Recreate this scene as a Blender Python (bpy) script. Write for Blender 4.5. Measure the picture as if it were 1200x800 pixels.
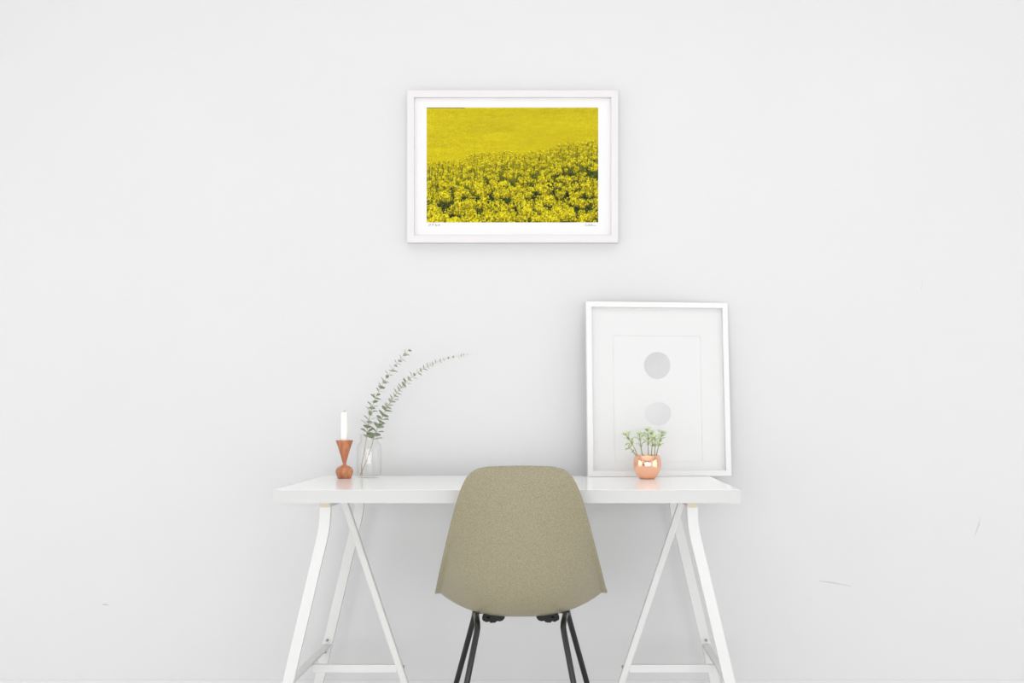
import bpy, bmesh, math, random
import numpy as np
from mathutils import Vector, Matrix

random.seed(7)
for o in list(bpy.data.objects):
    bpy.data.objects.remove(o, do_unlink=True)
scene = bpy.context.scene
COL = scene.collection

# ------------------------------------------------------------------ camera
# photograph 1200x800; focal length 1256 px; principal point (660, 482)
F, U0, V0, CZ = 1256.0, 660.0, 482.0, 0.935
cd = bpy.data.cameras.new('camera')
cam = bpy.data.objects.new('camera', cd)
COL.objects.link(cam)
cam.location = (0, 0, CZ)
cam.rotation_euler = (math.pi / 2, 0, 0)
cd.sensor_fit = 'HORIZONTAL'
cd.sensor_width = 36.0
cd.lens = F / 1200 * 36
cd.shift_x = (600 - U0) / 1200
cd.shift_y = (V0 - 400) / 1200
cd.clip_start = 0.02
scene.camera = cam

# ------------------------------------------------------------------ world, lights, exposure
w = bpy.data.worlds.new('daylight')
scene.world = w
w.use_nodes = True
w.node_tree.nodes['Background'].inputs[0].default_value = (0.97, 0.985, 1.0, 1)
w.node_tree.nodes['Background'].inputs[1].default_value = 0.12

def area(name, loc, target, sx, sy, power, col=(1, 1, 1)):
    l = bpy.data.lights.new(name, 'AREA')
    l.shape = 'RECTANGLE'
    l.size, l.size_y, l.energy, l.color = sx, sy, power, col
    o = bpy.data.objects.new(name, l)
    COL.objects.link(o)
    o.location = loc
    o.rotation_euler = (Vector(target) - Vector(loc)).to_track_quat('-Z', 'Y').to_euler()
    return o

ROOM_L, ROOM_R, ROOM_B, ROOM_H = -3.4, 3.2, -2.4, 3.0
WALL = 3.41
# daylight entering through the windows of the two side walls, the wall behind the camera and a rooflight
LP = {'L': 27, 'R': 24, 'B': 112, 'T': 37}
area('window_light', (ROOM_L + 0.06, 1.4, 0.95), (0, 1.4, 0.95), 2.5, 1.7, LP['L'], (1.0, 0.997, 0.99))
area('window_light', (ROOM_R - 0.06, 1.4, 0.95), (0, 1.4, 0.95), 2.5, 1.7, LP['R'], (0.985, 0.988, 1.0))
area('window_light', (0, ROOM_B + 0.06, 0.85), (0, 3, 0.85), 4.7, 1.5, LP['B'], (1.0, 1.0, 1.0))
area('rooflight_light', (0, 1.7, ROOM_H - 0.03), (0, 1.7, 0), 4.6, 2.0, LP['T'], (1.0, 1.0, 1.0))

vs = scene.view_settings
vs.view_transform = 'Standard'
vs.look = 'None'
vs.gamma = 1.0
vs.use_curve_mapping = False
vs.exposure = 0.0

# ------------------------------------------------------------------ helpers
def lin(c):
    c = c / 255.0
    return c / 12.92 if c <= 0.04045 else ((c + 0.055) / 1.055) ** 2.4

def rgb(r, g, b):
    return (lin(r), lin(g), lin(b), 1.0)

def P(u, v, y):
    """point at depth y seen at photograph pixel (u, v)"""
    return Vector(((u - U0) * y / F, y, CZ - (v - V0) * y / F))

MATS = {}
def mat(name, col, rough=0.5, metal=0.0, spec=0.5, noise=None, bump=None, coat=0.0, sss=0.0):
    """noise = (scale, colour2, amount, stretch) ; bump = (scale, strength, stretch)"""
    if name in MATS:
        return MATS[name]
    m = bpy.data.materials.new(name)
    m.use_nodes = True
    nt = m.node_tree
    b = nt.nodes['Principled BSDF']
    b.inputs['Base Color'].default_value = col
    b.inputs['Roughness'].default_value = rough
    b.inputs['Metallic'].default_value = metal
    b.inputs['Specular IOR Level'].default_value = spec
    b.inputs['Coat Weight'].default_value = coat
    if sss:
        b.inputs['Subsurface Weight'].default_value = sss
        b.inputs['Subsurface Scale'].default_value = 0.01
    tc = nt.nodes.new('ShaderNodeTexCoord')
    def mapped(stretch):
        mp = nt.nodes.new('ShaderNodeMapping')
        mp.inputs['Scale'].default_value = stretch
        nt.links.new(tc.outputs['Object'], mp.inputs['Vector'])
        return mp.outputs[0]
    if noise:
        sc, c2, amt, st = noise
        n = nt.nodes.new('ShaderNodeTexNoise')
        n.inputs['Scale'].default_value = sc
        n.inputs['Detail'].default_value = 5
        nt.links.new(mapped(st), n.inputs['Vector'])
        r = nt.nodes.new('ShaderNodeValToRGB')
        r.color_ramp.elements[0].position = 0.5 - amt
        r.color_ramp.elements[1].position = 0.5 + amt
        r.color_ramp.elements[0].color = col
        r.color_ramp.elements[1].color = c2
        nt.links.new(n.outputs['Fac'], r.inputs['Fac'])
        nt.links.new(r.outputs['Color'], b.inputs['Base Color'])
    if bump:
        sc, strength, st = bump
        n = nt.nodes.new('ShaderNodeTexNoise')
        n.inputs['Scale'].default_value = sc
        n.inputs['Detail'].default_value = 6
        nt.links.new(mapped(st), n.inputs['Vector'])
        bp = nt.nodes.new('ShaderNodeBump')
        bp.inputs['Strength'].default_value = strength
        bp.inputs['Distance'].default_value = 0.002
        nt.links.new(n.outputs['Fac'], bp.inputs['Height'])
        nt.links.new(bp.outputs[0], b.inputs['Normal'])
    MATS[name] = m
    return m

def pane_mat(name, ior=1.45, tint=(0.985, 0.99, 0.985, 1), rough=0.02):
    m = bpy.data.materials.new(name)
    m.use_nodes = True
    nt = m.node_tree
    nt.nodes.remove(nt.nodes['Principled BSDF'])
    out = nt.nodes['Material Output']
    lw = nt.nodes.new('ShaderNodeLayerWeight'); lw.inputs[0].default_value = 0.5
    pw = nt.nodes.new('ShaderNodeMath'); pw.operation = 'POWER'; pw.inputs[1].default_value = 5.0     # Schlick reflectance of a thin pane
    fr = nt.nodes.new('ShaderNodeMath'); fr.operation = 'MULTIPLY_ADD'
    f0 = ((ior - 1) / (ior + 1)) ** 2
    fr.inputs[1].default_value = 1 - f0; fr.inputs[2].default_value = f0
    nt.links.new(lw.outputs['Facing'], pw.inputs[0]); nt.links.new(pw.outputs[0], fr.inputs[0])
    t = nt.nodes.new('ShaderNodeBsdfTransparent'); t.inputs[0].default_value = tint
    g = nt.nodes.new('ShaderNodeBsdfGlossy'); g.inputs['Roughness'].default_value = rough
    mx = nt.nodes.new('ShaderNodeMixShader')
    nt.links.new(fr.outputs[0], mx.inputs[0])
    nt.links.new(t.outputs[0], mx.inputs[1])
    nt.links.new(g.outputs[0], mx.inputs[2])
    nt.links.new(mx.outputs[0], out.inputs[0])
    MATS[name] = m
    return m

def link(name, me, m, parent=None, smooth=False):
    o = bpy.data.objects.new(name, me)
    COL.objects.link(o)
    if m and not me.materials:
        me.materials.append(m)
    if smooth:
        me.polygons.foreach_set('use_smooth', [True] * len(me.polygons))
    if parent:
        o.parent = parent
    return o

def bobj(name, bm, m, parent=None, smooth=False):
    bmesh.ops.recalc_face_normals(bm, faces=bm.faces)
    me = bpy.data.meshes.new(name)
    bm.to_mesh(me)
    bm.free()
    return link(name, me, m, parent, smooth)

def pobj(name, verts, faces, m, parent=None, smooth=False):
    me = bpy.data.meshes.new(name)
    me.from_pydata([tuple(v) for v in verts], [], faces)
    me.update()
    return link(name, me, m, parent, smooth)

def add_box(bm, lo, hi, bevel=0.0, seg=2):
    vs_ = [bm.verts.new((x, y, z)) for x in (lo[0], hi[0]) for y in (lo[1], hi[1]) for z in (lo[2], hi[2])]
    fs = [bm.faces.new([vs_[i] for i in q]) for q in
          ((0, 1, 3, 2), (4, 6, 7, 5), (0, 4, 5, 1), (2, 3, 7, 6), (0, 2, 6, 4), (1, 5, 7, 3))]
    if bevel:
        es = list({e for f in fs for e in f.edges})
        bmesh.ops.bevel(bm, geom=es, offset=bevel, segments=seg, affect='EDGES', profile=0.6)

def box(name, lo, hi, m, parent=None, bevel=0.0, seg=2):
    bm = bmesh.new()
    add_box(bm, lo, hi, bevel, seg)
    return bobj(name, bm, m, parent)

def sweep(name, path, half_w, half_t, wdirs, tdirs, m, parent=None):
    """flat bar along a path; wdirs / tdirs give the section axes at each point; edges lightly chamfered"""
    ch = min(half_w, half_t) * 0.22
    sec = [(-half_w + ch, -half_t), (half_w - ch, -half_t), (half_w, -half_t + ch), (half_w, half_t - ch),
           (half_w - ch, half_t), (-half_w + ch, half_t), (-half_w, half_t - ch), (-half_w, -half_t + ch)]
    n = len(sec)
    V, Fc = [], []
    for p, a, b in zip(path, wdirs, tdirs):
        for s, t in sec:
            V.append(Vector(p) + Vector(a) * s + Vector(b) * t)
    for i in range(len(path) - 1):
        for k in range(n):
            Fc.append((i * n + k, i * n + (k + 1) % n, (i + 1) * n + (k + 1) % n, (i + 1) * n + k))
    Fc.append(tuple(range(n))[::-1])
    Fc.append(tuple((len(path) - 1) * n + k for k in range(n)))
    return pobj(name, V, Fc, m, parent)

def tube_geom(path, radii, n=10):
    path = [Vector(p) for p in path]
    if not hasattr(radii, '__len__'):
        radii = [radii] * len(path)
    V, Fc = [], []
    up = Vector((0.13, 0.97, 0.2)).normalized()
    for i, p in enumerate(path):
        t = (path[min(i + 1, len(path) - 1)] - path[max(i - 1, 0)]).normalized()
        a = up - t * up.dot(t)
        if a.length < 0.05:
            a = Vector((1, 0, 0)) - t * t.x
        a.normalize()
        up = a
        b = t.cross(a)
        for k in range(n):
            an = 2 * math.pi * k / n
            V.append(p + (a * math.cos(an) + b * math.sin(an)) * radii[i])
    for i in range(len(path) - 1):
        for k in range(n):
            Fc.append((i * n + k, i * n + (k + 1) % n, (i + 1) * n + (k + 1) % n, (i + 1) * n + k))
    Fc.append(tuple(range(n))[::-1])
    Fc.append(tuple((len(path) - 1) * n + k for k in range(n)))
    return V, Fc

def tube(name, path, radii, m, parent=None, n=10):
    V, Fc = tube_geom(path, radii, n)
    return pobj(name, V, Fc, m, parent, smooth=True)

def lathe(name, prof, m, parent=None, n=40, loc=(0, 0, 0)):
    """prof = [(radius, z)]"""
    V, Fc = [], []
    for r, z in prof:
        for k in range(n):
            a = 2 * math.pi * k / n
            V.append((loc[0] + r * math.cos(a), loc[1] + r * math.sin(a), loc[2] + z))
    for i in range(len(prof) - 1):
        for k in range(n):
            Fc.append((i * n + k, i * n + (k + 1) % n, (i + 1) * n + (k + 1) % n, (i + 1) * n + k))
    Fc.append(tuple(range(n))[::-1])
    Fc.append(tuple((len(prof) - 1) * n + k for k in range(n)))
    return pobj(name, V, Fc, m, parent, smooth=True)

def crom(pts, k=6):
    """Catmull-Rom through points (any dimension)"""
    pts = [np.array(p, float) for p in pts]
    q = [2 * pts[0] - pts[1]] + pts + [2 * pts[-1] - pts[-2]]
    out = []
    for i in range(1, len(q) - 2):
        for j in range(k):
            t = j / k
            a, b, c, d = q[i - 1], q[i], q[i + 1], q[i + 2]
            out.append(0.5 * ((2 * b) + (c - a) * t + (2 * a - 5 * b + 4 * c - d) * t * t
                              + (3 * b - a - 3 * c + d) * t ** 3))
    out.append(pts[-1])
    return out

def thing(name, label, cat, loc=(0, 0, 0), rotz=0, group=None):
    o = bpy.data.objects.new(name, None)
    o.empty_display_size = 0.05
    COL.objects.link(o)
    o.location = loc
    o.rotation_euler = (0, 0, rotz)
    tag(o, label, cat, group)
    return o

def tag(o, label, cat, group=None):
    o['label'] = label
    o['category'] = cat
    if group:
        o['group'] = group
    return o

def struct(o, label=None, cat=None):
    o['kind'] = 'structure'
    if label:
        o['label'] = label
    if cat:
        o['category'] = cat
    return o

# ------------------------------------------------------------------ materials
M_WALL = mat('wall_paint', (0.667, 0.669, 0.673, 1), 0.75, spec=0.2,
             noise=(1.3, (0.682, 0.683, 0.686, 1), 0.25, (1, 1, 1)), bump=(38, 0.12, (1, 1, 2.2)))
M_CEIL = mat('ceiling_paint', (0.84, 0.84, 0.84, 1), 0.9, spec=0.1)
M_FLOOR = mat('floor_paint', (0.86, 0.855, 0.85, 1), 0.45, noise=(3, (0.89, 0.885, 0.88, 1), 0.2, (1, 8, 1)))
M_BASE = mat('baseboard_paint', (0.68, 0.68, 0.683, 1), 0.6)
M_SCUFF = mat('scuff_grey', (0.53, 0.53, 0.55, 1), 0.8)
M_DESK = mat('white_lacquer', (0.965, 0.965, 0.96, 1), 0.12, spec=0.1, bump=(5, 0.02, (1, 1, 1)))
M_EDGE = mat('white_edge_shaded', (0.575, 0.575, 0.568, 1), 0.4, spec=0.3)  # same white as the top, darkened: overhead light's shading put into the colour
M_STEEL = mat('white_powder_coat', (0.70, 0.70, 0.688, 1), 0.4, bump=(900, 0.03, (1, 1, 1)))
M_CAP = mat('beige_cap', rgb(205, 196, 176), 0.6)
M_BOLT = mat('zinc_bolt', rgb(140, 138, 134), 0.4, metal=0.6)
M_FOOT = mat('grey_plastic_foot', rgb(190, 190, 188), 0.6)
M_SHELL = mat('olive_fibreglass', rgb(131, 124, 99), 0.36, spec=0.5,
              noise=(560, rgb(159, 151, 125), 0.16, (1, 1, 0.5)), bump=(500, 0.05, (1, 1, 0.5)))
M_BLACK = mat('black_enamel_tube', rgb(13, 16, 15), 0.3, spec=0.5)
M_RUBBER = mat('black_rubber', rgb(9, 9, 9), 0.7)
M_WOOD = mat('turned_teak', rgb(158, 88, 54), 0.24, spec=0.6, coat=0.4,
             noise=(60, rgb(198, 126, 80), 0.14, (1, 1, 0.18)), bump=(90, 0.08, (1, 1, 0.2)))
M_WAX = mat('cream_wax', rgb(250, 248, 238), 0.5, sss=0.4)
M_WICK = mat('wick_grey', rgb(170, 168, 165), 0.9)
M_GLASS = pane_mat('jar_glass', 1.38, (0.996, 0.998, 0.996, 1))
M_PANE = pane_mat('frame_glass', 1.12, (0.99, 0.99, 0.99, 1), 0.08)
M_FRAME = mat('white_wood_frame', (0.76, 0.76, 0.758, 1), 0.5, spec=0.3)
M_GFRAME = mat('white_gallery_frame', (0.715, 0.692, 0.702, 1), 0.5, spec=0.3)
M_MAT = mat('mat_board', (0.755, 0.755, 0.753, 1), 0.8)
M_GMAT = mat('mat_board_bright', (0.83, 0.82, 0.83, 1), 0.8)
M_PAPER = mat('print_paper', (0.755, 0.755, 0.755, 1), 0.8)
M_DISC = mat('grey_wash', rgb(199, 199, 200), 0.8, noise=(14, rgb(209, 209, 210), 0.2, (1, 1, 1)))
M_DISC2 = mat('pale_grey_wash', rgb(206, 206, 207), 0.8, noise=(16, rgb(217, 217, 218), 0.2, (1, 1, 1)))
M_PENCIL = mat('pencil', rgb(150, 148, 146), 0.8)
M_COPPER = mat('polished_copper', (0.95, 0.55, 0.38, 1), 0.13, metal=1.0, bump=(42, 0.35, (1, 1, 1)))
M_SOIL = mat('potting_soil', rgb(70, 55, 42), 0.95, noise=(150, rgb(110, 92, 72), 0.2, (1, 1, 1)))
M_SUC = mat('succulent_green', rgb(164, 186, 112), 0.5, noise=(60, rgb(192, 208, 150), 0.2, (1, 1, 1)), sss=0.1)
M_SUC2 = mat('succulent_pale', rgb(196, 212, 160), 0.5, noise=(60, rgb(214, 224, 188), 0.2, (1, 1, 1)), sss=0.1)
M_SUCSTEM = mat('succulent_stem', rgb(164, 170, 112), 0.7, noise=(120, rgb(146, 134, 90), 0.15, (1, 1, 1)))
M_EUC = mat('eucalyptus_green', rgb(132, 146, 114), 0.55, noise=(90, rgb(158, 168, 142), 0.2, (1, 1, 1)))
M_EUC2 = mat('eucalyptus_grey', rgb(164, 172, 150), 0.55, noise=(90, rgb(184, 190, 172), 0.2, (1, 1, 1)))
M_EUCSTEM = mat('eucalyptus_stem', rgb(186, 168, 124), 0.7, noise=(150, rgb(166, 158, 132), 0.2, (1, 1, 1)))
M_PAINTW = mat('window_frame_paint', (0.8, 0.8, 0.8, 1), 0.5)

# ------------------------------------------------------------------ room
struct(box('floor', (ROOM_L, ROOM_B, -0.12), (ROOM_R, WALL, 0.0), M_FLOOR))
wall = struct(box('wall_back', (ROOM_L - 0.12, WALL, -0.12), (ROOM_R + 0.12, WALL + 0.14, ROOM_H + 0.12), M_WALL))
bm = bmesh.new()
add_box(bm, (ROOM_L, WALL - 0.003, 0.0), (ROOM_R, WALL, 0.082), 0.0008)
struct(bobj('baseboard_back', bm, M_BASE))

def walled(name, along, lo, hi, holes, fixed0, fixed1, m):
    """a wall (or ceiling) slab with rectangular openings; along='x','y','z-plane' picks the axes"""
    a_cuts = sorted({lo[0], hi[0]} | {h[0] for h in holes} | {h[1] for h in holes})
    b_cuts = sorted({lo[1], hi[1]} | {h[2] for h in holes} | {h[3] for h in holes})
    bm = bmesh.new()
    for i in range(len(a_cuts) - 1):
        for j in range(len(b_cuts) - 1):
            ca, cb = (a_cuts[i] + a_cuts[i + 1]) / 2, (b_cuts[j] + b_cuts[j + 1]) / 2
            if any(h[0] < ca < h[1] and h[2] < cb < h[3] for h in holes):
                continue
            a0, a1, b0, b1 = a_cuts[i], a_cuts[i + 1], b_cuts[j], b_cuts[j + 1]
            if along == 'side':
                add_box(bm, (fixed0, a0, b0), (fixed1, a1, b1))
            elif along == 'front':
                add_box(bm, (a0, fixed0, b0), (a1, fixed1, b1))
            else:
                add_box(bm, (a0, b0, fixed0), (a1, b1, fixed1))
    return struct(bobj(name, bm, m))

SW = (0.1, 2.7, 0.08, 2.25)
walled('wall_left', 'side', (ROOM_B, 0), (WALL, ROOM_H), [SW], ROOM_L - 0.12, ROOM_L, M_CEIL)
walled('wall_right', 'side', (ROOM_B, 0), (WALL, ROOM_H), [SW], ROOM_R, ROOM_R + 0.12, M_CEIL)
BW = (-2.4, 2.4, 0.08, 2.25)
walled('wall_front', 'front', (ROOM_L - 0.12, 0), (ROOM_R + 0.12, ROOM_H), [BW], ROOM_B - 0.12, ROOM_B, M_CEIL)
RL = (-2.35, 2.35, 0.65, 2.75)
walled('ceiling', 'flat', (ROOM_L - 0.12, ROOM_B - 0.12), (ROOM_R + 0.12, WALL), [RL], ROOM_H, ROOM_H + 0.12, M_CEIL)

def window(name, side):
    bm = bmesh.new()
    t = 0.03
    if side in ('left', 'right'):
        a0, a1, b0, b1 = SW
        x0 = ROOM_L - 0.10 if side == 'left' else ROOM_R + 0.06
        mk = lambda A0, A1, B0, B1: add_box(bm, (x0, A0, B0), (x0 + 0.04, A1, B1))
    elif side == 'front':
        a0, a1, b0, b1 = BW
        mk = lambda A0, A1, B0, B1: add_box(bm, (A0, ROOM_B - 0.10, B0), (A1, ROOM_B - 0.06, B1))
    else:
        a0, a1, b0, b1 = RL
        mk = lambda A0, A1, B0, B1: add_box(bm, (A0, B0, ROOM_H + 0.06), (A1, B1, ROOM_H + 0.10))
    mk(a0, a0 + t, b0, b1); mk(a1 - t, a1, b0, b1); mk(a0 + t, a1 - t, b0, b0 + t); mk(a0 + t, a1 - t, b1 - t, b1)
    for f in (1 / 3, 2 / 3):
        c = a0 + (a1 - a0) * f
        mk(c - t / 2, c + t / 2, b0 + t, b1 - t)
    return struct(bobj(name, bm, M_PAINTW))
for i, s in enumerate(('left', 'right', 'front', 'roof')):
    window('window_%d' % (i + 1), s)

# scuffs on the plaster, each a thin raised scratch
def scuff(pts, r):
    V, Fc = [], []
    for (u, v), rr in zip(pts, r):
        p = P(u, v, WALL)
        V += [(p.x, WALL - 0.0004, p.z + rr), (p.x, WALL - 0.0004, p.z - rr), (p.x, WALL - 0.00002, p.z + rr * 1.6), (p.x, WALL - 0.00002, p.z - rr * 1.6)]
    for i in range(len(pts) - 1):
        a, b = 4 * i, 4 * i + 4
        Fc += [(a, a + 1, b + 1, b), (a + 2, a, b, b + 2), (a + 1, a + 3, b + 3, b + 1)]
    pobj('scuff_mark', V, Fc, M_SCUFF, wall)
scuff([(960, 680.5), (972, 682), (984, 684), (998, 687)], [0.0006, 0.0012, 0.0009, 0.0004])
scuff([(1149, 605), (1148, 612), (1145, 620), (1142, 628)], [0.002, 0.0035, 0.003, 0.001])
scuff([(120, 708), (123, 708), (127, 708.5)], [0.001, 0.0018, 0.001])
scuff([(1080, 325), (1081, 332), (1079, 340)], [0.001, 0.0016, 0.001])

# ------------------------------------------------------------------ desk top
DX0, DX1, DY0, DY1, DZ = -0.7446, 0.4555, 2.75, 3.35, 0.734
t = thing('desk_top', 'glossy white desk top resting on two white trestles', 'desk', ((DX0 + DX1) / 2, (DY0 + DY1) / 2, DZ - 0.034))
hx, hy = (DX1 - DX0) / 2, (DY1 - DY0) / 2
box('top_panel', (-hx + 0.0012, -hy + 0.0012, 0.0004), (hx - 0.0012, hy - 0.0012, 0.034), M_DESK, t, 0.0012)
box('edge_band', (-hx, -hy, 0.0), (hx, -hy + 0.0012, 0.0335), M_EDGE, t)
box('edge_band', (-hx, hy - 0.0012, 0.0), (hx, hy, 0.0335), M_EDGE, t)
box('edge_band', (-hx, -hy + 0.0012, 0.0), (-hx + 0.0012, hy - 0.0012, 0.0335), M_EDGE, t)
box('edge_band', (hx - 0.0012, -hy + 0.0012, 0.0), (hx, hy - 0.0012, 0.0335), M_EDGE, t)

# ------------------------------------------------------------------ trestles
def trestle(cx, s, label):
    """s=+1: the single inner leg leans towards +x"""
    yf, yr, ym = 2.815, 3.29, 3.05
    r = thing('trestle', label, 'trestle', (cx, ym, 0), 0, 'white steel trestles under the desk')
    L = lambda x, y, z: Vector((s * x, y - ym, z))
    zt = DZ - 0.034
    # top bar
    bm = bmesh.new()
    add_box(bm, (-0.014, yf - 0.006 - ym, zt - 0.0165), (0.014, yr + 0.012 - ym, zt), 0.002)
    bar = bobj('top_bar', bm, M_STEEL, r)
    box('end_cap', (-0.0135, yf - 0.010 - ym, zt - 0.016), (0.0135, yf - 0.006 - ym, zt - 0.0005), M_CAP, bar, 0.001)
    # outer kinked legs
    prof = crom([(0.0, 0.690), (-0.001, 0.655), (-0.005, 0.62), (-0.014, 0.58), (-0.026, 0.53)], 4)
    prof += [np.array((-0.026 - (0.53 - z) * 0.2356, z)) for z in (0.35, 0.2, 0.012)]
    for y in (yf, yr):
        path = [L(p[0], y, p[1]) for p in prof]
        wd = []
        for i in range(len(path)):
            tg = (path[min(i + 1, len(path) - 1)] - path[max(i - 1, 0)]).normalized()
            wd.append(Vector((tg.z, 0, -tg.x)).normalized())
        lg = sweep('leg', path, 0.0145, 0.006, wd, [Vector((0, 1, 0))] * len(path), M_STEEL, r)
        e = path[-1]
        box('foot', (e.x - 0.017, e.y - 0.009, 0.0), (e.x + 0.017, e.y + 0.009, 0.016), M_FOOT, lg, 0.002)
    # inner leg
    p0, p1 = L(0.000, ym, 0.684), L(0.224, ym, 0.012)
    tg = (p1 - p0).normalized()
    wv = Vector((tg.z, 0, -tg.x))
    lg = sweep('leg', [p0, p1], 0.0095, 0.009, [wv, wv], [Vector((0, 1, 0))] * 2, M_STEEL, r)
    box('foot', (p1.x - 0.014, p1.y - 0.012, 0.0), (p1.x + 0.014, p1.y + 0.012, 0.016), M_FOOT, lg, 0.002)
    # braces
    zb = 0.219
    xl = -0.026 - (0.53 - zb) * 0.2356
    br = box('depth_brace', (s * xl - 0.011, yf + 0.006 - ym, zb - 0.0045), (s * xl + 0.011, yr - 0.006 - ym, zb + 0.0045), M_STEEL, r, 0.0015)
    zc = 0.205
    xi = (0.684 - zc) / 0.672 * 0.224
    a, b = sorted((s * xl + s * 0.011, s * xi - s * 0.008))
    hb = box('cross_brace', (a, -0.008, zc - 0.011), (b, 0.008, zc + 0.011), M_STEEL, r, 0.0015)
    def bolt(p, axis, parent):
        V, Fc = tube_geom([Vector(p) - Vector(axis) * 0.003, Vector(p) + Vector(axis) * 0.002], 0.0042, 8)
        pobj('bolt', V, Fc, M_BOLT, parent)
    bolt((s * xl + s * 0.001, yr - 0.008 - ym, zb + 0.016), (0, 1, 0), br)
    bolt((s * xl - s * 0.006, yr - 0.008 - ym, zb - 0.020), (0, 1, 0), br)
    bolt((s * (xi + 0.010), 0, zc + 0.004), (1, 0, 0), hb)
    return r
trestle(-0.624, 1, 'white steel trestle under the desk end with the candle and glass jar')
trestle(0.339, -1, 'white steel trestle under the desk end with the copper plant pot')

# ------------------------------------------------------------------ chair
CX, CY = -0.1125, 2.64
chair = thing('shell_chair', 'olive-grey moulded shell chair on black tube legs, tucked under desk', 'chair', (CX, CY + 0.2, 0), math.radians(1.5))
st = [  # yc, zc, half width, yr, zr, p   (y measured from the top of the back)
    (0.000, 0.8010, 0.078, 0.003, 0.7985, 2.0),
    (0.001, 0.7975, 0.1025, 0.006, 0.7935, 2.0),
    (0.003, 0.7885, 0.120, 0.010, 0.7830, 2.2),
    (0.006, 0.7720, 0.134, 0.015, 0.7650, 2.3),
    (0.012, 0.7380, 0.148, 0.027, 0.7340, 2.4),
    (0.022, 0.6830, 0.166, 0.055, 0.6790, 2.5),
    (0.038, 0.6050, 0.191, 0.115, 0.5900, 2.7),
    (0.056, 0.5300, 0.2105, 0.180, 0.5200, 2.9),
    (0.082, 0.4620, 0.2235, 0.235, 0.4720, 2.6),
    (0.130, 0.4140, 0.2315, 0.280, 0.4450, 2.6),
    (0.195, 0.3955, 0.2350, 0.320, 0.4370, 2.5),
    (0.270, 0.3955, 0.2350, 0.360, 0.4370, 2.5),
    (0.350, 0.4060, 0.2290, 0.400, 0.4380, 3.0),
    (0.410, 0.4180, 0.2160, 0.430, 0.4330, 2.5),
    (0.448, 0.4120, 0.1980, 0.448, 0.4190, 2.0),
    (0.464, 0.3950, 0.1830, 0.458, 0.4000, 2.0),
]
rows = crom(st, 8)
tt = [-1.0, -0.975, -0.95, -0.93] + [i / 24 * 0.915 for i in range(-24, 25)] + [0.93, 0.95, 0.975, 1.0]
V, Fc = [], []
for ri, r_ in enumerate(rows):
    yc, zc, hw, yr_, zr, p = r_
    for q in tt:
        a = abs(q)
        fl = 0.017 * min(1.0, max(0.0, (ri / 2 - 8) / 18))          # outward flare of the rolled rim
        c0 = 1 - 0.07 * fl / 0.017
        core = min(a / c0, 1.0)
        f = max(0.0, (a - c0) / max(1e-6, 1 - c0)) if fl > 0 else 0.0
        k = core ** p
        x = math.copysign((hw * 1.012 - fl) * core + fl * f, q) if a else 0.0
        V.append((x, yc + (yr_ - yc) * k - 0.2 + fl * 0.35 * f, zc + (zr - zc) * k - fl * 0.12 * f))
n = len(tt)
for i in range(len(rows) - 1):
    for j in range(n - 1):
        Fc.append((i * n + j, i * n + j + 1, (i + 1) * n + j + 1, (i + 1) * n + j))
shell = pobj('shell', V, Fc, M_SHELL, chair, smooth=True)
md = shell.modifiers.new('thickness', 'SOLIDIFY'); md.thickness = 0.0045; md.offset = 0.0

# legs: near pair rises, bends forward under the seat and meets the far pair
R = 0.0078
for sx in (-1, 1):
    near = [(sx * 0.170, 2.690 - 2.84, 0.012), (sx * 0.1375, 2.733 - 2.84, 0.235), (sx * 0.1135, 2.768 - 2.84, 0.385),
            (sx * 0.111, 2.774 - 2.84, 0.402), (sx * 0.112, 2.785 - 2.84, 0.412), (sx * 0.114, 2.800 - 2.84, 0.4165), (sx * 0.120, 2.88 - 2.84, 0.4165)]
    far = [(sx * 0.208, 3.056 - 2.84, 0.012), (sx * 0.184, 3.024 - 2.84, 0.170), (sx * 0.136, 2.987 - 2.84, 0.372),
           (sx * 0.131, 2.982 - 2.84, 0.392), (sx * 0.129, 2.970 - 2.84, 0.405), (sx * 0.127, 2.950 - 2.84, 0.411), (sx * 0.120, 2.88 - 2.84, 0.4165)]
    dz = -0.026
    for path in (near, far):
        path = [(p[0], p[1], p[2] + (dz if p[2] > 0.3 else 0)) for p in path]
        lg = tube('leg', path, R, M_BLACK, chair, 14)
        lathe('glide', [(0.004, 0.0), (0.010, 0.0), (0.011, 0.004), (0.009, 0.014), (0.0085, 0.022)], M_RUBBER, lg, 14,
              (path[0][0], path[0][1], 0.0))
tube('cross_tube', [(-0.124, 0.10, 0.386), (0.124, 0.10, 0.386)], 0.005, M_BLACK, chair, 10)
tube('cross_tube', [(-0.130, 0.135, 0.386), (0.130, 0.135, 0.386)], 0.005, M_BLACK, chair, 10)
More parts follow.
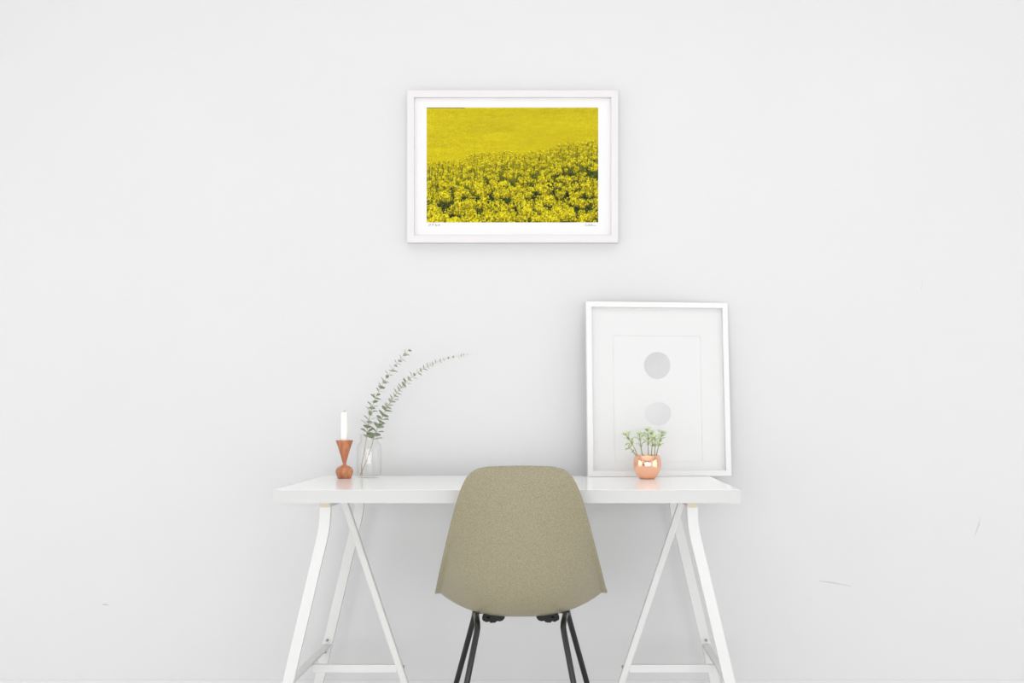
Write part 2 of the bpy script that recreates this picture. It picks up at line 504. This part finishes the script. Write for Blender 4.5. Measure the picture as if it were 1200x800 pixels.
for sx in (-1, 1):   # slotted mounting plate with its two rubber shock mounts
    out = [(0.098, 0.402), (0.098, 0.378), (0.090, 0.374), (0.082, 0.376), (0.079, 0.372), (0.066, 0.373), (0.062, 0.377), (0.054, 0.376),
           (0.046, 0.379), (0.041, 0.386), (0.044, 0.391), (0.060, 0.392)]
    bm = bmesh.new()
    def ring(pts, y):
        return [bm.verts.new((sx * a, y, b + 0.009)) for a, b in pts]
    # plate = outline triangulated around a slot
    slot = [(0.089, 0.389), (0.089, 0.3845), (0.080, 0.3845), (0.080, 0.389)]
    f0, f1 = ring(out, -0.030), ring(out, -0.022)
    s0, s1 = ring(slot, -0.030), ring(slot, -0.022)
    def fillring(o_, s_):
        es = [bm.edges.new((o_[i], o_[(i + 1) % len(o_)])) for i in range(len(o_))]
        es += [bm.edges.new((s_[i], s_[(i + 1) % len(s_)])) for i in range(len(s_))]
        bmesh.ops.triangle_fill(bm, edges=es, use_beauty=True)
    fillring(f0, s0); fillring(f1, s1)
    for a_, b_ in ((f0, f1), (s0, s1)):
        for i in range(len(a_)):
            j = (i + 1) % len(a_)
            bm.faces.new((a_[i], a_[j], b_[j], b_[i]))
    br = bobj('mounting_bracket', bm, M_RUBBER, chair)
    for yy in (0.0, 0.10):
        lathe('shock_mount', [(0.006, 0.0), (0.017, 0.0), (0.017, 0.008), (0.014, 0.016), (0.008, 0.018)], M_RUBBER, br, 16, (sx * 0.085, yy, 0.384))

# ------------------------------------------------------------------ candle and holder
hy_ = 3.222
hp = P(403.6, 0, hy_).x
k = hy_ / F
hold = lathe('candle_holder',
             [(7.2 * k, 0.0), (8.0 * k, 0.6 * k), (9.3 * k, 3.5 * k), (10.2 * k, 7.2 * k), (10.1 * k, 9.6 * k), (8.6 * k, 12.6 * k),
              (5.2 * k, 14.8 * k), (2.6 * k, 15.8 * k), (1.9 * k, 16.8 * k), (2.2 * k, 18.2 * k), (4.4 * k, 26.5 * k),
              (7.6 * k, 37.0 * k), (9.9 * k, 43.6 * k), (10.3 * k, 44.4 * k), (9.8 * k, 44.9 * k), (5.2 * k, 44.8 * k), (4.6 * k, 44.0 * k), (4.3 * k, 36.0 * k)],
             M_WOOD, None, 40)
hold.location = (hp, hy_, DZ)
tag(hold, 'reddish turned wood candle holder, cone on a round bulb, on the desk', 'candle holder')
c = thing('candle', 'slim cream candle standing in the wooden candle holder', 'candle', (hp, hy_, DZ + 36.3 * k))
lathe('wax', [(3.9 * k, 0.0), (4.1 * k, 1.0 * k), (4.0 * k, 20 * k), (3.95 * k, 40.2 * k), (3.4 * k, 41.4 * k), (2.0 * k, 41.0 * k), (0.6 * k, 40.7 * k)], M_WAX, c, 24)
tube('wick', [(0, 0, 40.3 * k), (0.1 * k, 0, 42.4 * k), (0.5 * k, 0, 43.8 * k)], 0.0011, M_WICK, c, 6)

# ------------------------------------------------------------------ glass jar
jy = 3.255
k = jy / F
jx = P(432.6, 0, jy).x
ro = [(11.0, 0.0), (12.6, 0.5), (13.8, 2.2), (14.3, 5), (14.4, 20), (14.4, 35), (13.8, 38.5), (12.0, 41.2), (10.4, 42.5), (9.9, 44.0), (10.9, 44.8), (10.9, 46.0), (10.0, 46.6),
      (10.0, 48.2), (10.9, 48.9), (10.9, 50.0), (10.3, 50.5)]
ri_ = [(9.7, 50.2), (9.3, 46), (9.2, 42.8), (11.0, 40.6), (12.9, 38.2), (13.5, 35), (13.5, 5), (12.8, 3.2), (11.0, 2.4), (2.0, 2.2)]
jar = lathe('glass_jar', [(a * k, b * k) for a, b in ro + ri_], M_GLASS, None, 36)
jar.location = (jx, jy, DZ)
tag(jar, 'clear glass jar on the desk holding the eucalyptus branches', 'jar')

# ------------------------------------------------------------------ eucalyptus
def leaf_mesh(name, m, length, width, cup=0.12, base=0.12):
    """rounded leaf along +x from the origin, normal +z, folded a little along its midrib"""
    V = [(0, 0, 0), (base * length, 0, 0.0)]
    Fc = []
    prof = [(0.22, 0.55), (0.42, 0.95), (0.62, 1.0), (0.82, 0.72), (0.95, 0.32)]
    for fx, fw in prof:
        x = fx * length
        hw = fw * width / 2
        z = -cup * length * (fx - 0.5) ** 2
        V += [(x, hw, z + cup * hw), (x, 0, z), (x, -hw, z + cup * hw)]
    V.append((length, 0, -cup * length * 0.25))
    Fc += [(1, 3, 2), (1, 4, 3)]
    for i in range(len(prof) - 1):
        a, b = 2 + 3 * i, 5 + 3 * i
        Fc += [(a, a + 1, b + 1, b), (a + 1, a + 2, b + 2, b + 1)]
    a = 2 + 3 * (len(prof) - 1)
    Fc += [(a, a + 1, len(V) - 1), (a + 1, a + 2, len(V) - 1)]
    # petiole: a slim three-sided stalk
    b0 = len(V)
    for x in (0, base * length * 1.3):
        for an in (0, 2.1, 4.2):
            V.append((x, 0.03 * length * math.cos(an), 0.03 * length * math.sin(an)))
    for q in range(3):
        Fc.append((b0 + q, b0 + (q + 1) % 3, b0 + 3 + (q + 1) % 3, b0 + 3 + q))
    me = bpy.data.meshes.new(name)
    me.from_pydata(V, [], Fc)
    me.materials.append(m)
    me.polygons.foreach_set('use_smooth', [True] * len(me.polygons))
    return me

EL = [leaf_mesh('leaf_a', M_EUC, 1, 0.82), leaf_mesh('leaf_b', M_EUC2, 1, 0.74), leaf_mesh('leaf_c', M_EUC, 1, 0.62, 0.25)]

def place_leaf(me, parent, pos, d, nrm, size, origin):
    """leaf pointing along d with normal nrm; pos in world, parent empty at origin"""
    d = d.normalized()
    nrm = (nrm - d * nrm.dot(d)).normalized()
    s = nrm.cross(d)
    Mx = Matrix((d, s, nrm)).transposed().to_4x4()
    o = bpy.data.objects.new('leaf', me)
    COL.objects.link(o)
    o.parent = parent
    o.matrix_local = Matrix.Translation(pos - origin) @ Mx @ Matrix.Scale(size, 4)
    return o

def branch(label, px, nodes, bare, sizes, seed, twist):
    rnd = random.Random(seed)
    pts = [P(*q) for q in px]
    path = [Vector(q) for q in crom([tuple(p) for p in pts], 8)]
    org = path[0].copy()
    b = thing('eucalyptus_branch', label, 'branch', org, 0, 'eucalyptus branches in the glass jar')
    rad = [0.0017 * (1 - 0.8 * i / (len(path) - 1)) ** 1.3 for i in range(len(path))]
    tube('stem', [p - org for p in path], rad, M_EUCSTEM, b, 6)
    cum = [0.0]
    for i in range(1, len(path)):
        cum.append(cum[-1] + (path[i] - path[i - 1]).length)
    tot = cum[-1]
    for kx in range(nodes):
        f = bare + (1 - bare) * (kx / (nodes - 1)) ** 1.0
        f = min(f + rnd.uniform(-0.3, 0.3) / nodes, 0.999)
        d_ = f * tot
        i = max(j for j in range(len(cum)) if cum[j] <= d_)
        i = min(i, len(path) - 2)
        pos = path[i].lerp(path[i + 1], (d_ - cum[i]) / max(1e-6, cum[i + 1] - cum[i]))
        T = (path[i + 1] - path[i]).normalized()
        A = Vector((0, 1, 0)); A = (A - T * A.dot(T)).normalized()
        B = T.cross(A)
        an = twist + kx * math.pi / 2 + rnd.uniform(-0.35, 0.35)
        D = A * math.cos(an) + B * math.sin(an)
        g = (f - bare) / (1 - bare)
        size = (sizes[0] + (sizes[1] - sizes[0]) * g) * rnd.uniform(0.85, 1.15)
        for sg in (-1, 1):
            up = rnd.uniform(0.25, 0.7)
            dd = D * sg + T * up
            nn = T - D * sg * up + Vector((rnd.uniform(-.3, .3), rnd.uniform(-.5, .1), rnd.uniform(-.2, .2)))
            me = EL[rnd.choice((0, 0, 1, 2))] if g < 0.7 else EL[rnd.choice((1, 1, 2))]
            place_leaf(me, b, pos, dd, nn, size * rnd.uniform(0.85, 1.1), org)
    return b

branch('shorter eucalyptus branch with small round leaves, leaning upright from the glass jar',
       [(424.5, 556, 3.262), (424, 545, 3.258), (427, 528, 3.252), (429.5, 512, 3.25), (431, 498, 3.25), (436, 477, 3.26), (445, 456, 3.275), (456, 438, 3.29), (467, 424, 3.30), (478, 411, 3.315)],
       29, 0.28, (0.026, 0.014), 3, 0.4)
branch('longer eucalyptus branch arching sideways over the desk to a thin tip',
       [(422, 557, 3.248), (429, 541, 3.252), (435.5, 522, 3.256), (439, 510, 3.256), (446, 493, 3.26), (455, 475, 3.265), (466, 459, 3.27), (480, 444, 3.28), (497, 431.5, 3.29), (517, 422, 3.30), (535, 417.5, 3.31), (552, 415, 3.32)],
       39, 0.215, (0.028, 0.007), 11, 1.2)

# ------------------------------------------------------------------ succulent in copper pot
py_ = 3.205
k = py_ / F
pxc = P(758.5, 0, py_).x
suc = thing('potted_succulent', 'small pale green succulent in a round copper pot on the desk', 'plant', (pxc, py_, DZ))
lathe('pot', [(a * k, b * k) for a, b in
              [(6.5, 0.0), (8.0, 0.1), (9.6, 1.1), (12.4, 4.0), (14.8, 8.0), (16.2, 12.5), (16.6, 17.5), (16.1, 22.5), (15.0, 26.0), (14.3, 27.6), (14.0, 27.7), (13.7, 27.4),
               (14.4, 25.5), (15.4, 22), (15.6, 18), (14, 10), (10, 5), (3, 4)]], M_COPPER, suc, 48)
lathe('soil', [(2 * k, 24 * k), (13.6 * k, 24 * k), (14.2 * k, 25.2 * k), (9 * k, 25.8 * k), (3 * k, 26.2 * k), (0.5 * k, 26.1 * k)], M_SOIL, suc, 24)
SL = [leaf_mesh('succulent_leaf_a', M_SUC, 1, 0.5, 0.3), leaf_mesh('succulent_leaf_b', M_SUC2, 1, 0.52, 0.3), leaf_mesh('succulent_leaf_c', M_SUC2, 1, 0.42, 0.2)]
org = Vector((pxc, py_, DZ))
rs = random.Random(21)
stems = [((748, 536, 3.20), (743, 524, 3.195), (738, 516, 3.19), (733.5, 509.5, 3.185), 5),
         ((753.5, 536, 3.215), (751.5, 526, 3.215), (750.5, 518, 3.215), (749.5, 510, 3.21), 5),
         ((760, 536, 3.20), (759.5, 524, 3.20), (759.5, 514, 3.195), (759, 505, 3.19), 7),
         ((763, 536, 3.225), (764, 526, 3.23), (764.5, 517, 3.235), (764, 510, 3.24), 5),
         ((767, 536, 3.195), (767.5, 526, 3.19), (768, 518, 3.185), (767.5, 513, 3.18), 5),
         ((768.5, 536, 3.21), (771, 526, 3.21), (773.5, 517, 3.21), (776, 508, 3.21), 6),
         ((747, 536, 3.215), (743.5, 531, 3.215), (740.5, 527, 3.215), (738.5, 525, 3.215), 2)]
for s_ in stems:
    path = [Vector(q) for q in crom([tuple(P(*q)) for q in s_[:4]], 4)]
    sm = tube('stem', [p - org for p in path], [0.0017 - 0.0008 * i / (len(path) - 1) for i in range(len(path))], M_SUCSTEM, suc, 6)
    nn = s_[4]
    for q in range(nn):
        f = 0.42 + 0.55 * q / max(1, nn - 1)
        i = min(int(f * (len(path) - 1)), len(path) - 2)
        pos = path[i].lerp(path[i + 1], f * (len(path) - 1) - i)
        T = (path[i + 1] - path[i]).normalized()
        A = Vector((0, 1, 0)); A = (A - T * A.dot(T)).normalized(); B = T.cross(A)
        an = q * 1.571 + rs.uniform(-0.5, 0.5)
        for sg in (-1, 1):
            D = (A * math.cos(an) + B * math.sin(an)) * sg
            place_leaf(rs.choice(SL), sm, pos, D + T * rs.uniform(0.3, 0.8), T - D * 0.5 + Vector((0, -0.35, 0)), rs.uniform(0.015, 0.024), org)
    T = (path[-1] - path[-2]).normalized()
    A = Vector((0, 1, 0)); A = (A - T * A.dot(T)).normalized(); B = T.cross(A)
    for q in range(5):
        an = q * 1.257 + rs.uniform(-0.3, 0.3)
        D = A * math.cos(an) + B * math.sin(an)
        place_leaf(rs.choice(SL[1:]), sm, path[-1], D + T * rs.uniform(0.5, 1.2), T - D * 0.5 + Vector((0, -0.3, 0)), rs.uniform(0.014, 0.020), org)

# ------------------------------------------------------------------ picture frames
def frame_rails(parent, W, H, rw, depth, m):
    """four mitred rails around the origin-centred W x H rectangle (x, z), front at y=0, back at +depth"""
    ox, oz, ix, iz = W / 2, H / 2, W / 2 - rw, H / 2 - rw
    for (a, b, c_, d) in (((-ox, -oz), (ox, -oz), (ix, -iz), (-ix, -iz)), ((ox, -oz), (ox, oz), (ix, iz), (ix, -iz)),
                          ((ox, oz), (-ox, oz), (-ix, iz), (ix, iz)), ((-ox, oz), (-ox, -oz), (-ix, -iz), (-ix, iz))):
        bm = bmesh.new()
        f = [bm.verts.new((p[0], 0.0, p[1])) for p in (a, b, c_, d)]
        g = [bm.verts.new((p[0], depth, p[1])) for p in (a, b, c_, d)]
        bm.faces.new(f); bm.faces.new(g[::-1])
        for i in range(4):
            j = (i + 1) % 4
            bm.faces.new((f[i], g[i], g[j], f[j]))
        bmesh.ops.recalc_face_normals(bm, faces=bm.faces)
        bmesh.ops.bevel(bm, geom=[e for e in bm.edges if abs(e.verts[0].co.y - e.verts[1].co.y) < 1e-6 and e.verts[0].co.y < 1e-6
                                  and (abs(e.verts[0].co.x - e.verts[1].co.x) < 1e-6 or abs(e.verts[0].co.z - e.verts[1].co.z) < 1e-6)],
                        offset=0.0009, segments=1, affect='EDGES')
        bobj('frame_rail', bm, m, parent)

def mat_board(parent, W, H, win, y, th, m):
    """window mat: slab W x H with a rectangular opening win=(x0,x1,z0,z1), bevelled at the opening"""
    x0, x1, z0, z1 = win
    o = [(-W / 2, -H / 2), (W / 2, -H / 2), (W / 2, H / 2), (-W / 2, H / 2)]
    i_ = [(x0, z0), (x1, z0), (x1, z1), (x0, z1)]
    e = th
    ib = [(x0 + e, z0 + e), (x1 - e, z0 + e), (x1 - e, z1 - e), (x0 + e, z1 - e)]
    V = [(a, y, b) for a, b in o] + [(a, y, b) for a, b in i_] + [(a, y + th, b) for a, b in ib] + [(a, y + th, b) for a, b in o]
    Fc = []
    for q in range(4):
        r_ = (q + 1) % 4
        Fc += [(q, r_, 4 + r_, 4 + q), (4 + q, 4 + r_, 8 + r_, 8 + q), (8 + q, 8 + r_, 12 + r_, 12 + q), (12 + q, 12 + r_, r_, q)]
    return pobj('mat_board', V, Fc, m, parent)

# --- framed print leaning on the wall
bl, br_ = P(689.2, 559, 3.288), P(857.5, 557.5, 3.336)
bl.z = br_.z = DZ
Wd = (br_ - bl).length
Ht, RW, DP = 0.546, 0.0172, 0.024
yaw = math.atan2(br_.y - bl.y, br_.x - bl.x)
# lean until the top back corner touches the wall
fr = thing('leaning_frame', 'white framed print of two grey discs, leaning on wall at desk back', 'picture frame')
lean = math.asin((WALL - 0.001 - br_.y - DP * math.cos(yaw)) / Ht / math.cos(yaw))
mid = (bl + br_) / 2
Mz = Matrix.Rotation(yaw, 4, 'Z') @ Matrix.Rotation(-lean, 4, 'X')
fr.matrix_world = Matrix.Translation((mid.x, mid.y, DZ + 0.0005)) @ Mz @ Matrix.Translation((0, 0, 0))
hold_ = bpy.data.objects.new('frame_pivot', None)
bpy.data.objects.remove(hold_)
class Off:  # shift of the frame centre above the pivot at its bottom edge
    z = Ht / 2
def shifted(fn):
    before = set(bpy.data.objects)
    r = fn()
    for o in set(bpy.data.objects) - before:
        if o.parent == fr:
            o.location.z += Off.z
    return r
def fpx(u, v):
    """photograph pixel -> frame-local (x, z about centre)"""
    # intersect the view ray with the frame's plane
    inv = fr.matrix_basis.inverted()
    o_ = inv @ Vector((0, 0, CZ)); d_ = (inv.to_3x3() @ (P(u, v, 1.0) - Vector((0, 0, CZ))))
    s = (0.013 - o_.y) / d_.y
    h = o_ + d_ * s
    return h.x, h.z - Off.z
shifted(lambda: frame_rails(fr, Wd, Ht, RW, DP, M_FRAME))
iw, ih = Wd - 2 * RW, Ht - 2 * RW
a = fpx(718, 393); b_ = fpx(820.5, 393); c_ = fpx(821, 541)
shifted(lambda: mat_board(fr, iw, ih, (a[0], b_[0], c_[1], (a[1] + b_[1]) / 2), 0.0128, 0.0014, M_MAT))
def backing():
    bk = box('backing_board', (-iw / 2, 0.0165, -ih / 2), (iw / 2, 0.021, ih / 2), M_PAPER, fr)
    pr = box('paper', (a[0] - 0.02, 0.0145, c_[1] - 0.02), (b_[0] + 0.02, 0.0160, a[1] + 0.02), M_PAPER, fr)
    for (u, v, ru, rv, m, sd) in ((770.3, 428, 15.6, 16.2, M_DISC, 1), (771.3, 484.5, 15.8, 14.0, M_DISC2, 2)):
        rr = random.Random(sd)
        x, z = fpx(u, v)
        kk = 3.33 / F
        ph = [rr.uniform(0, 6.28) for _ in range(4)]
        V = []
        N = 56
        for y in (0.0145, 0.0140):
            for i in range(N):
                an = 2 * math.pi * i / N
                wob = 1 + 0.012 * math.sin(2 * an + ph[0]) + 0.010 * math.sin(3 * an + ph[1]) + 0.007 * math.sin(5 * an + ph[2])
                V.append((x + ru * kk * wob * math.cos(an), y, z + rv * kk * wob * math.sin(an)))
        Fc = [tuple(range(N, 2 * N))] + [(i, (i + 1) % N, N + (i + 1) % N, N + i) for i in range(N)]
        o = pobj('grey_disc', V, Fc, m, pr)
    g = box('glass_pane', (-iw / 2, 0.0080, -ih / 2), (iw / 2, 0.0095, ih / 2), M_PANE, fr)
shifted(backing)

# --- framed photograph on the wall
GD = 0.030
gy = WALL - GD - 0.0005
tl, brc = P(477, 105.5, gy), P(724.5, 284, gy)
gw, gh = brc.x - tl.x, tl.z - brc.z
gf = thing('wall_frame', 'white framed photo of a yellow rapeseed field, hung on the wall', 'picture frame',
           ((tl.x + brc.x) / 2, gy, (tl.z + brc.z) / 2))
GR = 8.3 * gy / F
frame_rails(gf, gw, gh, GR, GD, M_GFRAME)
yp = gy + 0.010
p0, p1 = P(500, 126, yp) - gf.location, P(701, 260.5, yp) - gf.location
giw, gih = gw - 2 * GR, gh - 2 * GR
bd = box('mat_board', (-giw / 2, 0.0105, -gih / 2), (giw / 2, 0.013, gih / 2), M_GMAT, gf)
box('backing_board', (-giw / 2, 0.0135, -gih / 2), (giw / 2, 0.018, gih / 2), M_PAPER, gf)

# the photograph itself: painted point by point into a fine grid
GW, GH = 402, 269
rng = np.random.default_rng(5)
def vnoise(h, w, sy, sx):
    g = rng.random((int(h / sy) + 3, int(w / sx) + 3))
    yy = np.arange(h)[:, None] / sy; xx = np.arange(w)[None, :] / sx
    yi, xi = yy.astype(int), xx.astype(int)
    fy, fx = yy - yi, xx - xi
    fy, fx = fy * fy * (3 - 2 * fy), fx * fx * (3 - 2 * fx)
    return (g[yi, xi] * (1 - fy) * (1 - fx) + g[yi, xi + 1] * (1 - fy) * fx + g[yi + 1, xi] * fy * (1 - fx) + g[yi + 1, xi + 1] * fy * fx)
img = np.zeros((GH, GW, 3))
band = 0.3 * vnoise(GH, GW, 9, 160) + 0.25 * vnoise(GH, GW, 3, 14) + 0.55 * vnoise(GH, GW, 1.3, 2.0)
far = np.array((206., 190., 6.))
img[:] = far + (band[..., None] - 0.55) * np.array((48, 48, 10))
xs = np.arange(GW)
edge = 126 - 46 * (xs / GW) ** 1.1 + 6 * np.sin(xs / 31.0) + 3 * np.sin(xs / 11.0 + 1)      # where the near plants begin
yyg = np.arange(GH)[:, None]
below = np.clip((yyg - edge[None, :] - 8) / 80.0, 0, 1)
soft = np.clip((yyg - edge[None, :]) / 14.0, 0, 1)[..., None]
dk = vnoise(GH, GW, 9, 5)[..., None]
dark = (1 - below[..., None]) * np.array((198., 180., 6.)) + below[..., None] * (np.array((58., 76., 10.)) * (0.35 + 1.0 * dk))
img = img * (1 - soft) + dark * soft
def ellipse(cx, cy, rx, ry, ang, col, alpha=1.0):
    r = max(rx, ry) + 1.2
    x0, x1 = max(0, int(cx - r)), min(GW, int(cx + r) + 2)
    y0, y1 = max(0, int(cy - r)), min(GH, int(cy + r) + 2)
    if x0 >= x1 or y0 >= y1:
        return
    X = np.arange(x0, x1)[None, :] - cx
    Y = np.arange(y0, y1)[:, None] - cy
    ca, sa = math.cos(ang), math.sin(ang)
    d = np.sqrt(((X * ca + Y * sa) / rx) ** 2 + ((-X * sa + Y * ca) / ry) ** 2)
    a_ = (np.clip((1.25 - d) / 0.5, 0, 1) * alpha)[..., None]
    img[y0:y1, x0:x1] = img[y0:y1, x0:x1] * (1 - a_) + np.array(col) * a_
pr_ = random.Random(9)
def stalk(x, y, L, wd, col):
    dx = pr_.uniform(-0.22, 0.22)
    nst = int(L / 1.2) + 1
    for q in range(nst):
        ellipse(x + dx * q * 1.2, y + q * 1.2, wd, 0.9, 0, col, 0.85)
def head(x, y, R_, lum=1.0):
    npet = int(8 + R_ * 3.4)
    ellipse(x, y + 0.35 * R_, R_ * 0.8, R_ * 0.7, 0, (120 * lum, 106 * lum, 2), 0.6)
    for q in range(npet):
        an = pr_.uniform(0, 6.283); rr = R_ * math.sqrt(pr_.random())
        ex, ey = x + rr * math.cos(an), y + rr * 0.82 * math.sin(an)
        up = 0.5 - 0.5 * (ey - y) / R_
        b = (0.66 + 0.34 * up + pr_.uniform(-0.26, 0.28)) * lum
        c0 = (min(252, 236 * b), min(240, 219 * b), 4 + 60 * max(0, b - 0.85) * 2)
        s_ = 0.8 + R_ * 0.075
        ellipse(ex, ey, s_ * pr_.uniform(0.8, 1.4), s_ * pr_.uniform(0.55, 0.85), pr_.uniform(0, 3.14), c0, 0.92)
items = []
for _ in range(1750):
    x = pr_.uniform(-6, GW + 6)
    e = edge[min(GW - 1, max(0, int(x)))]
    g = pr_.random() ** 1.25
    y = e - 3 + (GH - e + 12) * g
    gg = max(0.0, (y - e) / (GH - e))
    items.append((y, x, 2.2 + 11.5 * gg ** 1.2 * pr_.uniform(0.75, 1.2), gg))
keep = []
for it in sorted(items):
    # thin out so that dark gaps stay between the larger near heads
    if it[3] > 0.3 and pr_.random() < 0.70 * min(1, it[3] * 1.25):
        continue
    keep.append(it)
for (cx_, cy_, R_) in ((440, 600, 50), (600, 600, 46), (755, 575, 40), (838, 560, 36), (805, 632, 40), (862, 645, 34), (375, 500, 46),
                       (885, 498, 38), (285, 590, 46), (700, 500, 40), (545, 520, 42), (180, 610, 42), (520, 640, 44), (690, 640, 40), (230, 540, 38)):
    x, y = (cx_ - 140) / 804 * GW, (cy_ - 125) / 535 * GH
    keep.append((y, x, R_ / 2.0 * 0.9 / 1.15, 1.0))
for _ in range(2600):   # small blossoms deep in the crop
    x = pr_.uniform(0, GW); e = edge[min(GW - 1, int(x))]
    y = e + (GH - e) * pr_.random() ** 1.3
    b = pr_.uniform(0.45, 0.95)
    ellipse(x, y, pr_.uniform(0.7, 1.6), pr_.uniform(0.6, 1.2), pr_.uniform(0, 3.1), (228 * b, 206 * b, 6), 0.85)
for y, x, R_, gg in sorted(keep):
    if pr_.random() < 0.55:
        stalk(x + pr_.uniform(-R_, R_), y, 6 + 34 * gg, 0.55 + 0.6 * gg, (52 + 40 * (1 - gg), 70 + 30 * (1 - gg), 22))
    head(x, y, R_, 0.96 + 0.06 * pr_.random())
for _ in range(190):   # thin unopened tips and stalks standing proud
    x = pr_.uniform(0, GW); e = edge[min(GW - 1, int(x))]
    y = e + (GH - e - 30) * pr_.random() ** 1.4
    stalk(x, y, pr_.uniform(8, 26), 0.55, (66, 84, 18))
for _ in range(260):  # dark flecks between the near flowers
    x = pr_.uniform(0, GW); e = edge[min(GW - 1, int(x))]
    y = e + (GH - e) * pr_.random() ** 0.4
    ellipse(x, y, pr_.uniform(0.7, 2.0), pr_.uniform(0.8, 3.0), pr_.uniform(-0.5, 0.5), (40, 58, 16), 0.7)
img[0:2, 0:90] = img[0:2, 0:90] * 0.25 + np.array((45, 42, 20)) * 0.75
img = np.clip((img - 150) * np.array((1.15, 1.15, 1.0)) + 150, 0, 255) / 255.0
lin_img = np.where(img <= 0.04045, img / 12.92, ((img + 0.055) / 1.055) ** 2.4) * 0.80
gx = np.linspace(p0.x, p1.x, GW); gz = np.linspace(p0.z, p1.z, GH)
co = np.zeros((GH, GW, 3)); co[..., 0] = gx[None, :]; co[..., 1] = 0.0102; co[..., 2] = gz[:, None]
idx = np.arange(GH * GW).reshape(GH, GW)
quads = np.stack([idx[1:, :-1], idx[1:, 1:], idx[:-1, 1:], idx[:-1, :-1]], -1).reshape(-1, 4)
me = bpy.data.meshes.new('photo_print')
me.vertices.add(GH * GW); me.vertices.foreach_set('co', co.ravel())
me.loops.add(quads.size); me.loops.foreach_set('vertex_index', quads.ravel().astype(np.int32))
me.polygons.add(len(quads)); me.polygons.foreach_set('loop_start', (np.arange(len(quads)) * 4).astype(np.int32))
me.update(calc_edges=True)
ca_ = me.color_attributes.new('print', 'FLOAT_COLOR', 'POINT')
ca_.data.foreach_set('color', np.concatenate([lin_img, np.ones((GH, GW, 1))], -1).ravel().astype(np.float32))
mp = bpy.data.materials.new('rapeseed_print')
mp.use_nodes = True
at = mp.node_tree.nodes.new('ShaderNodeAttribute'); at.attribute_name = 'print'
bs = mp.node_tree.nodes['Principled BSDF']
bs.inputs['Roughness'].default_value = 0.7
bs.inputs['Specular IOR Level'].default_value = 0.2
mp.node_tree.links.new(at.outputs['Color'], bs.inputs['Base Color'])
pp = link('photo_print', me, mp, gf)
pp['label'] = 'photograph of a yellow rapeseed field in bloom'

def scribble(name, strokes):
    V, Fc = [], []
    for s_ in strokes:
        path = crom([tuple(P(u, v, yp) - gf.location) for u, v in s_], 4)
        path = [(p[0], 0.0104, p[2]) for p in path]
        v_, f_ = tube_geom(path, 0.00055, 4)
        o_ = len(V)
        V += v_
        Fc += [tuple(i + o_ for i in f) for f in f_]
    pobj(name, V, Fc, M_PENCIL, gf)
scribble('pencil_note', [[(502, 265.5), (503.2, 262.5), (504.5, 262.3), (504.2, 263.8), (503, 264.2)], [(506, 264.8), (507, 262.2), (508.4, 262.4), (507.4, 263.8), (506.8, 263.6)],
                         [(510.5, 262), (510.3, 264.6), (511.6, 264.5), (511.8, 263.4), (510.6, 263.6)], [(512.6, 264.4), (513.6, 263.2), (514, 264.5), (515, 262.6), (515.2, 264.4)]])
scribble('pencil_signature', [[(687.5, 262.3), (686.2, 262.6), (685.8, 264.0), (687.0, 264.6), (688.4, 264.2), (689.2, 263.2), (689.8, 264.5), (690.8, 262.4), (691.0, 264.4),
                               (692.2, 263.2), (692.6, 264.5), (693.6, 262.3), (693.8, 264.5), (694.8, 263.6), (695.4, 264.5), (696.6, 263.8), (697.2, 264.5), (699, 264.2)]])
box('glass_pane', (-giw / 2, 0.0060, -gih / 2), (giw / 2, 0.0075, gih / 2), M_PANE, gf)
